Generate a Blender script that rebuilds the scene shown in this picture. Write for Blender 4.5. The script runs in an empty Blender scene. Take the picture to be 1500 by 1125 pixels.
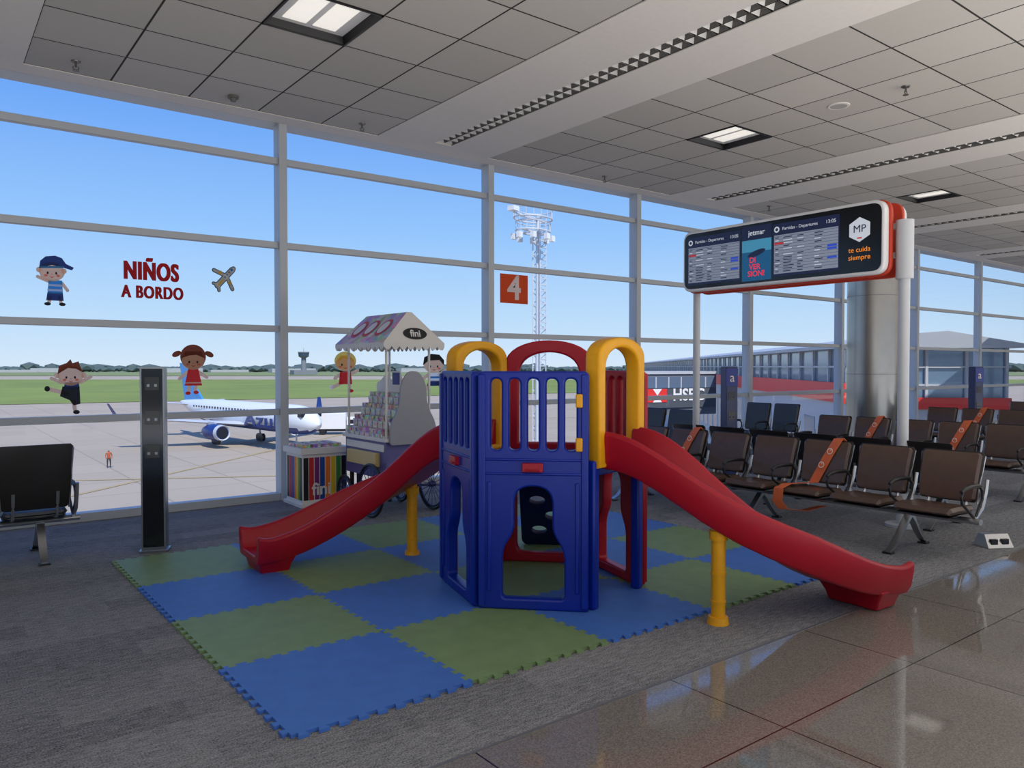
import bpy, bmesh, math, random
from mathutils import Vector, Matrix
random.seed(7)
S=bpy.context.scene
try:
    S.view_settings.view_transform='Standard'
except Exception: pass
PI=math.pi
def lin(c):
    return tuple(((v/255)/12.92 if v/255<=0.04045 else ((v/255+0.055)/1.055)**2.4) for v in c)
MC={}
def mat(name,rgb,rough=.5,metal=0,var=0,scale=20,bump=0,bscale=200,emit=0,spec=.5,coat=0):
    if name in MC: return MC[name]
    m=bpy.data.materials.new(name); m.use_nodes=True
    nt=m.node_tree; N=nt.nodes; L=nt.links; b=N['Principled BSDF']
    col=lin(rgb)+(1,)
    b.inputs['Base Color'].default_value=col
    b.inputs['Roughness'].default_value=rough
    b.inputs['Metallic'].default_value=metal
    b.inputs['Specular IOR Level'].default_value=spec
    b.inputs['Coat Weight'].default_value=coat
    if emit:
        b.inputs['Emission Color'].default_value=col
        b.inputs['Emission Strength'].default_value=emit
    tc=N.new('ShaderNodeTexCoord')
    if var:
        n=N.new('ShaderNodeTexNoise'); n.inputs['Scale'].default_value=scale; n.inputs['Detail'].default_value=4
        L.new(tc.outputs['Object'],n.inputs['Vector'])
        mr=N.new('ShaderNodeMapRange'); mr.inputs[1].default_value=.3; mr.inputs[2].default_value=.7
        mr.inputs[3].default_value=1-var; mr.inputs[4].default_value=1+var
        L.new(n.outputs['Fac'],mr.inputs[0])
        mx=N.new('ShaderNodeVectorMath'); mx.operation='SCALE'; mx.inputs[0].default_value=col[:3]
        L.new(mr.outputs[0],mx.inputs['Scale']); L.new(mx.outputs[0],b.inputs['Base Color'])
    if bump:
        n2=N.new('ShaderNodeTexNoise'); n2.inputs['Scale'].default_value=bscale
        L.new(tc.outputs['Object'],n2.inputs['Vector'])
        bp=N.new('ShaderNodeBump'); bp.inputs['Strength'].default_value=bump; bp.inputs['Distance'].default_value=.01
        L.new(n2.outputs['Fac'],bp.inputs['Height']); L.new(bp.outputs[0],b.inputs['Normal'])
    MC[name]=m; return m
def tmat(name,rgb,t=.5):
    # thin vinyl film: partly translucent so daylight glows through it
    if name in MC: return MC[name]
    m=bpy.data.materials.new(name); m.use_nodes=True; nt=m.node_tree;N=nt.nodes;L=nt.links
    b=N['Principled BSDF']; b.inputs['Base Color'].default_value=lin(rgb)+(1,); b.inputs['Roughness'].default_value=.6
    tr=N.new('ShaderNodeBsdfTranslucent'); tr.inputs[0].default_value=lin(rgb)+(1,)
    mx=N.new('ShaderNodeMixShader'); mx.inputs[0].default_value=t
    L.new(b.outputs[0],mx.inputs[1]); L.new(tr.outputs[0],mx.inputs[2]); L.new(mx.outputs[0],N['Material Output'].inputs[0])
    MC[name]=m; return m

# ---------- mesh helpers
def root(name,loc=(0,0,0),rz=0):
    e=bpy.data.objects.new(name,None); e.empty_display_size=.2
    e.location=loc; e.rotation_euler=(0,0,rz); S.collection.objects.link(e); return e
def finish(name,bm,mats,parent=None,bev=0,loc=(0,0,0),rot=(0,0,0),ang=35,smooth=True):
    bmesh.ops.recalc_face_normals(bm,faces=bm.faces)
    if smooth:
        for f in bm.faces: f.smooth=True
        for e in bm.edges:
            if len(e.link_faces)==2 and e.calc_face_angle(0)>math.radians(ang): e.smooth=False
    me=bpy.data.meshes.new(name); bm.to_mesh(me); bm.free()
    for m in (mats if isinstance(mats,(list,tuple)) else [mats]): me.materials.append(m)
    o=bpy.data.objects.new(name,me); S.collection.objects.link(o)
    o.location=loc; o.rotation_euler=rot
    if parent: o.parent=parent
    if bev:
        md=o.modifiers.new('bevel','BEVEL'); md.width=bev; md.segments=2; md.limit_method='ANGLE'; md.angle_limit=math.radians(40)
    return o
def inst(src,name,parent,loc=(0,0,0),rot=(0,0,0)):
    o=bpy.data.objects.new(name,src.data); S.collection.objects.link(o)
    o.location=loc; o.rotation_euler=rot; o.parent=parent
    for md in src.modifiers:
        if md.type=='BEVEL':
            n=o.modifiers.new('bevel','BEVEL'); n.width=md.width; n.segments=2; n.limit_method='ANGLE'; n.angle_limit=md.angle_limit
    return o
def box(bm,x0,x1,y0,y1,z0,z1,mi=0,M=None):
    vs=[bm.verts.new((x,y,z)) for x in (x0,x1) for y in (y0,y1) for z in (z0,z1)]
    fs=[(0,1,3,2),(4,6,7,5),(0,4,5,1),(2,3,7,6),(0,2,6,4),(1,5,7,3)]
    for f in fs:
        g=bm.faces.new([vs[i] for i in f]); g.material_index=mi
    if M is not None:
        for v in vs: v.co=M@v.co
    return vs
def cyl(bm,p0,p1,r0,r1=None,seg=16,mi=0,caps=True):
    if r1 is None: r1=r0
    p0=Vector(p0);p1=Vector(p1);d=(p1-p0).normalized()
    a=Vector((0,0,1)) if abs(d.z)<.9 else Vector((1,0,0))
    u=d.cross(a).normalized(); w=d.cross(u)
    A=[];B=[]
    for i in range(seg):
        t=2*PI*i/seg; o=u*math.cos(t)+w*math.sin(t)
        A.append(bm.verts.new(p0+o*r0)); B.append(bm.verts.new(p1+o*r1))
    for i in range(seg):
        j=(i+1)%seg
        f=bm.faces.new((A[i],A[j],B[j],B[i])); f.material_index=mi
    if caps:
        f=bm.faces.new(A);f.material_index=mi; f=bm.faces.new(B);f.material_index=mi
def tube(bm,pts,r,seg=8,mi=0,closed=False):
    pts=[Vector(p) for p in pts]; n=len(pts); rings=[]
    up=None
    for i,p in enumerate(pts):
        a=pts[(i-1)%n] if (i>0 or closed) else p
        b=pts[(i+1)%n] if (i<n-1 or closed) else p
        d=(b-a).normalized()
        if up is None:
            q=Vector((0,0,1)) if abs(d.z)<.9 else Vector((1,0,0))
            up=(q-d*q.dot(d)).normalized()
        else: up=(up-d*up.dot(d)).normalized()
        s=d.cross(up)
        rr=r[i] if isinstance(r,(list,tuple)) else r
        rings.append([bm.verts.new(p+(up*math.cos(2*PI*k/seg)+s*math.sin(2*PI*k/seg))*rr) for k in range(seg)])
    for i in range(n if closed else n-1):
        A=rings[i];B=rings[(i+1)%n]
        for k in range(seg):
            f=bm.faces.new((A[k],A[(k+1)%seg],B[(k+1)%seg],B[k])); f.material_index=mi
    if not closed:
        f=bm.faces.new(rings[0]);f.material_index=mi; f=bm.faces.new(rings[-1]);f.material_index=mi
def loft(bm,secs,mi=0,cap=True):
    R=[[bm.verts.new(p) for p in s] for s in secs]; n=len(R[0])
    for A,B in zip(R[:-1],R[1:]):
        for k in range(n):
            f=bm.faces.new((A[k],A[(k+1)%n],B[(k+1)%n],B[k])); f.material_index=mi
    if cap:
        f=bm.faces.new(R[0]);f.material_index=mi; f=bm.faces.new(R[-1]);f.material_index=mi
def ellipsoid(bm,c,r,mi=0,sub=2,M=None):
    ret=bmesh.ops.create_icosphere(bm,subdivisions=sub,radius=1)
    for v in ret['verts']:
        v.co=Vector((v.co.x*r[0]+c[0],v.co.y*r[1]+c[1],v.co.z*r[2]+c[2]))
        if M is not None: v.co=M@v.co
        for f in v.link_faces: f.material_index=mi
def quad(bm,pts,mi=0):
    f=bm.faces.new([bm.verts.new(p) for p in pts]); f.material_index=mi; return f
def rect(bm,x0,x1,z0,z1,y,mi=0):
    return quad(bm,[(x0,y,z0),(x1,y,z0),(x1,y,z1),(x0,y,z1)],mi)
def rpoly(pts,r,seg=6):
    out=[];n=len(pts)
    for i in range(n):
        p=Vector(pts[i][:2]); a=Vector(pts[i-1][:2]); b=Vector(pts[(i+1)%n][:2])
        rr=pts[i][2] if len(pts[i])>2 else r
        da=(a-p);db=(b-p);la=da.length;lb=db.length
        k=min(rr,la*.48,lb*.48)
        p0=p+da/la*k;p1=p+db/lb*k
        for j in range(seg+1):
            t=j/seg; q=p0*(1-t)**2+p*2*t*(1-t)+p1*t*t
            out.append((q.x,q.y))
    return out
def rrect(x0,x1,y0,y1,r,seg=6):
    return rpoly([(x0,y0),(x1,y0),(x1,y1),(x0,y1)],r,seg)
def c2m(cu,name,mats,parent,matrix):
    o=bpy.data.objects.new(name+'_c',cu); S.collection.objects.link(o)
    dg=bpy.context.evaluated_depsgraph_get()
    me=bpy.data.meshes.new_from_object(o.evaluated_get(dg)); 
    bpy.data.objects.remove(o)
    me.name=name; me.materials.clear()
    for m in (mats if isinstance(mats,(list,tuple)) else [mats]): me.materials.append(m)
    n=bpy.data.objects.new(name,me); S.collection.objects.link(n)
    if parent: n.parent=parent
    n.matrix_local=matrix
    return n
def panel(name,outer,holes,thick,bev,m,parent,matrix):
    cu=bpy.data.curves.new(name,'CURVE'); cu.dimensions='2D'; cu.fill_mode='BOTH'
    cu.extrude=thick/2-bev; cu.bevel_depth=bev; cu.bevel_resolution=2; cu.offset=-bev
    for lp in [outer]+holes:
        sp=cu.splines.new('POLY'); sp.points.add(len(lp)-1)
        for i,p in enumerate(lp): sp.points[i].co=(p[0],p[1],0,1)
        sp.use_cyclic_u=True
    return c2m(cu,name,m,parent,matrix)
def text(body,size,matrix,m,parent,name='lettering',ext=.002,bold=0,align='CENTER',sx=1,spc=1):
    cu=bpy.data.curves.new(name,'FONT'); cu.body=body; cu.size=size; cu.extrude=ext; cu.offset=bold; cu.space_character=spc
    cu.align_x=align; cu.align_y='CENTER'
    return c2m(cu,name,m,parent,matrix@Matrix.Diagonal((sx,1,1,1)))
def frame_from(P,Q,z=0):
    d=Vector((Q[0]-P[0],Q[1]-P[1],0)).normalized(); n=d.cross(Vector((0,0,1)))
    M=Matrix.Identity(4)
    M.col[0]=(d.x,d.y,0,0); M.col[1]=(0,0,1,0); M.col[2]=(n.x,n.y,0,0); M.col[3]=(P[0],P[1],z,1)
    return M
def TM(x,y,z,rz=0):  # upright text frame facing local -y
    return Matrix.Translation((x,y,z))@Matrix.Rotation(rz,4,'Z')@Matrix.Rotation(PI/2,4,'X')
CA,SA=.7926,.6097
def W(r,d): return (CA*r+SA*d, -SA*r+CA*d)
CH=1.65; CEIL=4.62; WY=9.3; GZ=-7.85

# ---------- materials
frame_m=mat('window_frame_paint',(188,193,198),.45,.1)
white_m=mat('ceiling_white_paint',(222,216,209),.8,var=.02)
dark_m=mat('dark_plastic',(28,29,32),.45)
chrome_m=mat('brushed_steel',(185,188,192),.3,1,var=.05)
metal_d=mat('painted_metal_grey',(120,122,126),.45,.4)
def nodes(m):
    m.use_nodes=True; return m.node_tree.nodes,m.node_tree.links,m.node_tree.nodes['Principled BSDF']
def mth(N,L,op,a,b=None,c=None):
    n=N.new('ShaderNodeMath'); n.operation=op
    for i,v in enumerate((a,b,c)):
        if v is None: continue
        if isinstance(v,(int,float)): n.inputs[i].default_value=v
        else: L.new(v,n.inputs[i])
    return n.outputs[0]
def mixc(N,L,f,a,b):
    n=N.new('ShaderNodeMix'); n.data_type='RGBA'
    if isinstance(f,(int,float)): n.inputs[0].default_value=f
    else: L.new(f,n.inputs[0])
    for i,v in ((6,a),(7,b)):
        if isinstance(v,tuple): n.inputs[i].default_value=v+(1,)
        else: L.new(v,n.inputs[i])
    return n.outputs[2]
# carpet
carpet=bpy.data.materials.new('carpet_plank'); N,L,B=nodes(carpet)
tc=N.new('ShaderNodeTexCoord')
br=N.new('ShaderNodeTexBrick'); br.inputs['Scale'].default_value=1; br.inputs['Brick Width'].default_value=1.0; br.inputs['Row Height'].default_value=.25
br.inputs['Mortar Size'].default_value=.002; br.inputs['Color1'].default_value=(0,0,0,1); br.inputs['Color2'].default_value=(1,1,1,1); br.inputs['Mortar'].default_value=(.3,.3,.3,1)
L.new(tc.outputs['Object'],br.inputs['Vector'])
mp=N.new('ShaderNodeMapping'); mp.inputs['Scale'].default_value=(7,26,1); L.new(tc.outputs['Object'],mp.inputs['Vector'])
n1=N.new('ShaderNodeTexNoise'); n1.inputs['Scale'].default_value=1.8; n1.inputs['Detail'].default_value=6; L.new(mp.outputs[0],n1.inputs['Vector'])
n2=N.new('ShaderNodeTexNoise'); n2.inputs['Scale'].default_value=120; n2.inputs['Detail'].default_value=3; L.new(tc.outputs['Object'],n2.inputs['Vector'])
f1=mth(N,L,'MULTIPLY_ADD',br.outputs['Color'],.22,.1)
f2=mth(N,L,'MULTIPLY_ADD',n1.outputs['Fac'],1.0,f1)
f3=mth(N,L,'MULTIPLY_ADD',n2.outputs['Fac'],2.0,f2)
f4=mth(N,L,'SUBTRACT',f3,1.2)
cl=N.new('ShaderNodeClamp'); L.new(f4,cl.inputs[0])
cm=mixc(N,L,cl.outputs[0],lin((66,69,76)),lin((162,163,165))); L.new(cm,B.inputs['Base Color']); B.inputs['Roughness'].default_value=.95; B.inputs['Specular IOR Level'].default_value=.15
bp=N.new('ShaderNodeBump'); bp.inputs['Strength'].default_value=.8; bp.inputs['Distance'].default_value=.01; L.new(n2.outputs['Fac'],bp.inputs['Height']); L.new(bp.outputs[0],B.inputs['Normal'])
# granite
gran=bpy.data.materials.new('polished_granite'); N,L,B=nodes(gran)
tc=N.new('ShaderNodeTexCoord'); sp=N.new('ShaderNodeSeparateXYZ'); L.new(tc.outputs['Object'],sp.inputs[0])
def gridline(c,off,s,w):
    a=mth(N,L,'SUBTRACT',c,off); a=mth(N,L,'DIVIDE',a,s); a=mth(N,L,'FRACT',a); a=mth(N,L,'SUBTRACT',a,.5); a=mth(N,L,'ABSOLUTE',a)
    return mth(N,L,'GREATER_THAN',a,.5-w/s)
g=mth(N,L,'MAXIMUM',gridline(sp.outputs[0],3.11,1.25,.004),gridline(sp.outputs[1],2.0,1.25,.004))
v=N.new('ShaderNodeTexVoronoi'); v.inputs['Scale'].default_value=170; L.new(tc.outputs['Object'],v.inputs['Vector'])
nn=N.new('ShaderNodeTexNoise'); nn.inputs['Scale'].default_value=90; nn.inputs['Detail'].default_value=6; L.new(tc.outputs['Object'],nn.inputs['Vector'])
vs=N.new('ShaderNodeSeparateColor'); L.new(v.outputs['Color'],vs.inputs[0])
cc=mixc(N,L,vs.outputs[0],lin((110,106,101)),lin((140,136,130)))
cr=mth(N,L,'GREATER_THAN',nn.outputs['Fac'],.6)
cc=mixc(N,L,mth(N,L,'MULTIPLY',cr,.4),cc,lin((70,67,65)))
cc=mixc(N,L,g,cc,lin((40,37,35))); L.new(cc,B.inputs['Base Color'])
B.inputs['Roughness'].default_value=.05; B.inputs['IOR'].default_value=1.75
# ceiling tile
ctile=bpy.data.materials.new('ceiling_tile'); N,L,B=nodes(ctile)
uv=N.new('ShaderNodeUVMap'); sp=N.new('ShaderNodeSeparateXYZ'); L.new(uv.outputs[0],sp.inputs[0])
def gl(c,w):
    a=mth(N,L,'FRACT',c); a=mth(N,L,'SUBTRACT',a,.5); a=mth(N,L,'ABSOLUTE',a); return mth(N,L,'GREATER_THAN',a,.5-w)
g=mth(N,L,'MAXIMUM',gl(sp.outputs[0],.012),gl(sp.outputs[1],.012))
fl=N.new('ShaderNodeVectorMath'); fl.operation='FLOOR'; L.new(uv.outputs[0],fl.inputs[0])
wn=N.new('ShaderNodeTexWhiteNoise'); wn.noise_dimensions='2D'; L.new(fl.outputs[0],wn.inputs['Vector'])
tc=N.new('ShaderNodeTexCoord'); ns=N.new('ShaderNodeTexNoise'); ns.inputs['Scale'].default_value=90; L.new(tc.outputs['Object'],ns.inputs['Vector'])
k=mth(N,L,'MULTIPLY_ADD',wn.outputs['Value'],.6,mth(N,L,'MULTIPLY',ns.outputs['Fac'],.4))
cc=mixc(N,L,k,lin((182,177,170)),lin((200,195,188))); cc=mixc(N,L,g,cc,lin((62,60,58)))
L.new(cc,B.inputs['Base Color']); B.inputs['Roughness'].default_value=.9; B.inputs['Specular IOR Level'].default_value=.1
# glass
glass=bpy.data.materials.new('window_glass'); glass.use_nodes=True; nt=glass.node_tree; N=nt.nodes;L=nt.links; N.clear()
out=N.new('ShaderNodeOutputMaterial'); tr=N.new('ShaderNodeBsdfTransparent'); tr.inputs[0].default_value=(.94,.97,.985,1)
gs=N.new('ShaderNodeBsdfGlossy'); gs.inputs['Roughness'].default_value=.02; fr=N.new('ShaderNodeFresnel'); fr.inputs[0].default_value=1.2
mx=N.new('ShaderNodeMixShader'); L.new(fr.outputs[0],mx.inputs[0]); L.new(tr.outputs[0],mx.inputs[1]); L.new(gs.outputs[0],mx.inputs[2]); L.new(mx.outputs[0],out.inputs[0])

# ---------- room shell
bm=bmesh.new()
box(bm,-14,36,2.68,9.5,-.3,0,0); box(bm,-14,36,-9.2,2.68,-.3,0,1)
finish('floor',bm,[carpet,gran],smooth=False)
bm=bmesh.new()
box(bm,-14.0,36.0,2.672,2.688,.0,.003,0)
finish('trim_1',bm,[metal_d],smooth=False)
# ceiling
bm=bmesh.new(); uvl=bm.loops.layers.uv.new('UVMap')
P=5.61; C0=5.575; TS=(P-1.75)/5
lights=[]
rows=int((8.94+9.2)/.765)+1
for k in range(-4,6):
    c=C0+P*k
    for (a,b) in ((c-.875,c-.13),(c+.13,c+.875)):
        box(bm,a,b,-9.2,8.94,CEIL-.01,CEIL+.05,0)
    box(bm,c-.15,c-.13,-9.2,8.75,CEIL,CEIL+.25,2); box(bm,c+.13,c+.15,-9.2,8.75,CEIL,CEIL+.25,2)
    box(bm,c-.15,c+.15,-9.2,8.75,CEIL+.24,CEIL+.26,2)
    box(bm,c-.13,c+.13,8.75,8.94,CEIL-.01,CEIL+.05,0)
    y=8.72
    while y>-9:
        for (xa,xb) in ((c-.125,c-.005),(c+.005,c+.125)):
            quad(bm,[(xa,y,CEIL+.005),(xb,y,CEIL+.005),((xa+xb)/2,y-.06,CEIL+.07)],3); quad(bm,[(xa,y-.12,CEIL+.005),(xb,y-.12,CEIL+.005),((xa+xb)/2,y-.06,CEIL+.07)],3)
            quad(bm,[(xa,y,CEIL+.005),(xa,y-.12,CEIL+.005),((xa+xb)/2,y-.06,CEIL+.07)],2); quad(bm,[(xb,y,CEIL+.005),(xb,y-.12,CEIL+.005),((xa+xb)/2,y-.06,CEIL+.07)],2)
        y-=.14
    x0=c+.875
    for i in range(5):
        for j in range(rows):
            yt=8.94-.765*j
            if i==2 and j in (3,11,19):
                lights.append((x0+TS*(i+.5),yt-.3825)); continue
            f=quad(bm,[(x0+TS*i,yt,CEIL),(x0+TS*i,yt-.765,CEIL),(x0+TS*(i+1),yt-.765,CEIL),(x0+TS*(i+1),yt,CEIL)],1)
            for lp,(uu,vv) in zip(f.loops,((0,0),(0,1),(1,1),(1,0))):
                lp[uvl].uv=(i+5*k+60+uu*.9998+.0001,j+vv*.9998+.0001)
box(bm,-14,36,8.94,9.2,CEIL-.01,CEIL+.05,0)
box(bm,-14,36,-9.2,9.2,CEIL+.4,CEIL+.5,2)
slotd=mat('slot_interior',(92,90,87),.8); slotw=mat('slot_baffle',(205,203,200),.5)
finish('ceiling',bm,[white_m,ctile,slotd,slotw],smooth=False)
lampE=mat('lamp_diffuser',(255,250,240),.5,emit=.55)
lampS=mat('lamp_diffuser_fill',(255,244,230),.5,emit=6.0)  # stronger glow added to the out-of-view fixtures as interior fill
blk=mat('black_trim',(22,22,23),.5)
def light_fixture(x,y,bright):
    r=root('recessed_ceiling_light',(x,y,CEIL)); bm=bmesh.new(); h=TS/2; hy=.3825
    for (a,b,c,d) in ((-h,h,-hy,-hy+.018),(-h,h,hy-.018,hy),(-h,-h+.018,-hy,hy),(h-.018,h,-hy,hy)): box(bm,a,b,c,d,-.012,.0,0)
    for s in (-1,1):
        quad(bm,[(s*(h-.018),-hy+.018,0),(s*(h-.018),hy-.018,0),(s*(h-.04),hy-.04,.06),(s*(h-.04),-hy+.04,.06)],0)
        quad(bm,[(-h+.018,s*(hy-.018),0),(h-.018,s*(hy-.018),0),(h-.04,s*(hy-.04),.06),(-h+.04,s*(hy-.04),.06)],0)
    box(bm,-h,h,-hy,hy,.061,.09,0)
    quad(bm,[(-h+.04,-hy+.04,.059),(h-.04,-hy+.04,.059),(h-.04,hy-.04,.059),(-h+.04,hy-.04,.059)],1)
    for s in (-1,1):
        a_,b_=sorted((s*.03,s*(h-.14)))
        quad(bm,[(a_,-hy+.1,.056),(b_,-hy+.1,.056),(b_,hy-.1,.056),(a_,hy-.1,.056)],2)
    finish('housing',bm,[blk,mat('lamp_reflector',(240,238,234),.5,.0),lampS if bright else lampE,metal_d],r,smooth=False)
for (x,y) in lights:
    if -10<x<34: light_fixture(x,y,y<4)
# sprinklers, detectors
def sprinkler(x,y):
    r=root('ceiling_sprinkler',(x,y,CEIL)); bm=bmesh.new()
    cyl(bm,(0,0,0),(0,0,-.012),.045,.04,16); cyl(bm,(0,0,-.01),(0,0,-.06),.012,.01,8)
    tube(bm,[(-.02,0,-.05),(-.026,0,-.07),(0,0,-.09),(.026,0,-.07),(.02,0,-.05)],.005,6); cyl(bm,(0,0,-.09),(0,0,-.094),.03,.03,12)
    finish('head',bm,[mat('sprinkler_metal',(110,108,104),.4,.7)],r)
def ceil_pt(x,y):
    d=3347/(537-y); return W((x-750)/1127*d,d)
for p in ((117,94),(532,184),(885,260),(1322,130),(1125,303)): sprinkler(*ceil_pt(*p))
def detector(x,y,rr,m):
    r=root('smoke_detector',(x,y,CEIL)); bm=bmesh.new()
    cyl(bm,(0,0,0),(0,0,-.03),rr,rr*.95,24); cyl(bm,(0,0,-.03),(0,0,-.06),rr*.6,rr*.5,24); finish('body',bm,[m],r)
detector(*ceil_pt(345,144),.06,mat('detector_grey',(100,98,92),.5))
x,y=ceil_pt(1225,158)
r=root('ceiling_speaker',(x,y,CEIL)); bm=bmesh.new(); cyl(bm,(0,0,0),(0,0,-.01),.12,.115,32); cyl(bm,(0,0,-.01),(0,0,-.013),.09,.09,32,1)
finish('grille',bm,[white_m,mat('speaker_mesh',(165,163,160),.7)],r)
# side walls
wallp_m=mat('wall_paint',(214,211,206),.8)
bm=bmesh.new(); box(bm,-14.3,-14,-9.2,9.5,0,CEIL+.4); finish('wall_left',bm,[wallp_m],smooth=False)
bm=bmesh.new(); box(bm,36,36.3,-9.2,9.5,0,CEIL+.4); finish('wall_right',bm,[wallp_m],smooth=False)
bm=bmesh.new(); box(bm,-14,36,-9.4,-9.2,0,.5); box(bm,-14,36,-9.4,-9.2,4.1,CEIL+.4)
for i in range(17): box(bm,-14+i*3.1,-13.8+i*3.1,-9.4,-9.2,.5,4.1)
finish('wall_back',bm,[wallp_m],smooth=False)
# window wall
MX=[-12.2,-9.05,-5.9,-2.75,.4,3.555,6.705,9.85,13.08,16.5,20.1,23.9,27.7,31.5,35.3]
HZ=[1.09,2.115,3.14,4.165]
r=root('window_1',(0,0,0)); bm=bmesh.new()
for x in MX: box(bm,x-.05,x+.05,WY-.09,WY+.1,0,CEIL)
for a,b in zip(MX[:-1],MX[1:]):
    for z in HZ: box(bm,a+.05,b-.05,WY-.05,WY+.05,z-.038,z+.038)
    box(bm,a+.05,b-.05,WY-.07,WY+.07,0,.09)
finish('mullions',bm,[frame_m],r,smooth=False,bev=.004)
bm=bmesh.new(); quad(bm,[(-14,WY+.01,.05),(36,WY+.01,.05),(36,WY+.01,CEIL),(-14,WY+.01,CEIL)]); finish('glass',bm,[glass],r,smooth=False)
bm=bmesh.new(); box(bm,-14,MX[0],WY-.05,WY+.05,0,CEIL); box(bm,-14.2,36.2,WY-.1,WY+.25,CEIL,CEIL+1.2); finish('spandrel',bm,[frame_m],r,smooth=False)

# ---------- column
r=root('structural_column',(14.7,7.6,0)); bm=bmesh.new(); cyl(bm,(0,0,0),(0,0,CEIL),.465,seg=48); cyl(bm,(0,0,0),(0,0,.12),.48,seg=48,mi=1); 
for z in (1.5,3.0): cyl(bm,(0,0,z),(0,0,z+.01),.467,seg=48,mi=1)
finish('shaft',bm,[mat('column_steel',(160,158,155),.28,.9,var=.05,scale=3),metal_d],r)

# ---------- play mat
def edge_pts(L_,n=10,a=.03):
    pts=[(0,0)]; p=L_/n
    for i in range(n):
        c=(i+.5)*p; b=.016;t=.027
        pts+=[(c-b,0),(c-t,-a),(c+t,-a),(c+b,0)]
    pts.append((L_,0)); return pts
def matfoam(name,rgb):
    m=mat(name,rgb,.55,var=.07,scale=8,spec=.45)
    nt=m.node_tree;N=nt.nodes;L=nt.links;B=N['Principled BSDF']; tc=N.new('ShaderNodeTexCoord')
    w=N.new('ShaderNodeTexChecker'); w.inputs['Scale'].default_value=70; L.new(tc.outputs['Object'],w.inputs['Vector'])
    bp=N.new('ShaderNodeBump'); bp.inputs['Strength'].default_value=.4; bp.inputs['Distance'].default_value=.004
    L.new(w.outputs['Fac'],bp.inputs['Height']); L.new(bp.outputs[0],B.inputs['Normal']); return m
mb=matfoam('foam_blue',(66,112,192)); mg=matfoam('foam_green',(116,142,94))
r=root('foam_play_mat',(1.28,3.27,0)); TX=.978;TY=.973
for i in range(5):
    for j in range(4):
        bm=bmesh.new(); e=edge_pts(TX); f=edge_pts(TY)
        bot=[(x,o) for x,o in e]; top=[(x,TY+o) for x,o in e][::-1]
        lef=[(o,y) for y,o in f][::-1]; rig=[(TX+o,y) for y,o in f]
        loop=bot[:-1]+rig[:-1]+top[:-1]+lef[:-1]
        fa=bm.faces.new([bm.verts.new((i*TX+x,j*TY+y,.001)) for x,y in loop])
        ex=bmesh.ops.extrude_face_region(bm,geom=[fa])
        for v in ex['geom']:
            if isinstance(v,bmesh.types.BMVert): v.co.z=.018-(.0006 if (i+j)%2 else 0)
        finish('foam_tile_%d_%d'%(i+1,j+1),bm,[mb if (i+j)%2==0 else mg],r,smooth=False)

# ---------- playground
blue=mat('play_plastic_blue',(4,38,146),.36,var=.03,bump=.06,bscale=300,spec=.35)
red=mat('play_plastic_red',(160,8,34),.36,var=.04,bump=.06,bscale=300,spec=.35)
yel=mat('play_plastic_yellow',(224,160,20),.4,var=.03,bump=.06,bscale=300,spec=.35)
navy=mat('play_plastic_navy',(12,20,70),.4)
pg=root('playground_slide_tower',(3.71,4.45,.0185)); Rr=.74
V={n:(Rr*math.cos(math.radians(a)),Rr*math.sin(math.radians(a))) for n,a in (('C',-105),('G',-45),('E',15),('D',75),('A',135),('B',195))}
keyhole=rpoly([(.16,.075,.03),(.58,.075,.03),(.58,.40,.1),(.50,.52,.06),(.50,.83,.2),(.24,.83,.2),(.24,.52,.06),(.16,.40,.1)],.05,7)
slots=[rrect(c-.038,c+.038,1.07,1.55,.038) for c in (.12,.245,.37,.495,.62)]
outer=rpoly([(0,0,.02),(.74,0,.02),(.74,1.6,.04),(0,1.6,.04)],.03)
def wallp(a,b,m,name):
    M=frame_from(V[a],V[b]); panel(name,outer,[keyhole]+slots,.085,.014,m,pg,M)
    bm=bmesh.new(); box(bm,.02,.72,-.05,.05,.905,.925); box(bm,.02,.72,-.05,.05,1.0,1.02)
    box(bm,.0,.05,-.055,.055,.02,1.58); box(bm,.69,.74,-.055,.055,.02,1.58)
    box(bm,.06,.09,-.052,.052,.12,.86); box(bm,.65,.68,-.052,.052,.12,.86)
    for v in bm.verts: v.co=M@Vector((v.co.x,v.co.z,v.co.y))
    finish(name+'_ribs',bm,[m],pg,bev=.008)
wallp('B','C',blue,'front_panel'); wallp('A','B',blue,'side_panel'); wallp('G','E',red,'rear_side_panel')
for a,b in (('B','C'),('A','B')):
    M=frame_from(V[a],V[b]); bm=bmesh.new(); box(bm,.30,.44,.93,.99,.035,.075,0)
    box(bm,.32,.42,.94,.95,.075,.09,0)
    for v in bm.verts: v.co=M@v.co
    finish('latch',bm,[red],pg,bev=.008)
M=frame_from(V['B'],V['C']); bm=bmesh.new()
for z in (1.07,1.36): box(bm,.655,.70,z,z+.09,.03,.07)
for v in bm.verts: v.co=M@v.co
finish('clips',bm,[yel],pg,bev=.008)
def arch(x0,x1,z0,zs,zt,n=16):
    pts=[(x0,z0),(x1,z0)]; cx=(x0+x1)/2; rx=(x1-x0)/2
    for i in range(n+1):
        t=PI*i/n; pts.append((cx+rx*math.cos(t),zs+(zt-zs)*abs(math.sin(t))**.8))
    return pts
panel('rear_arch_panel',arch(0,.74,0,1.62,1.85),[arch(.12,.62,1.0,1.56,1.75),rrect(.10,.64,.075,.82,.08)],.1,.015,red,pg,frame_from(V['E'],V['D']))
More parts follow.
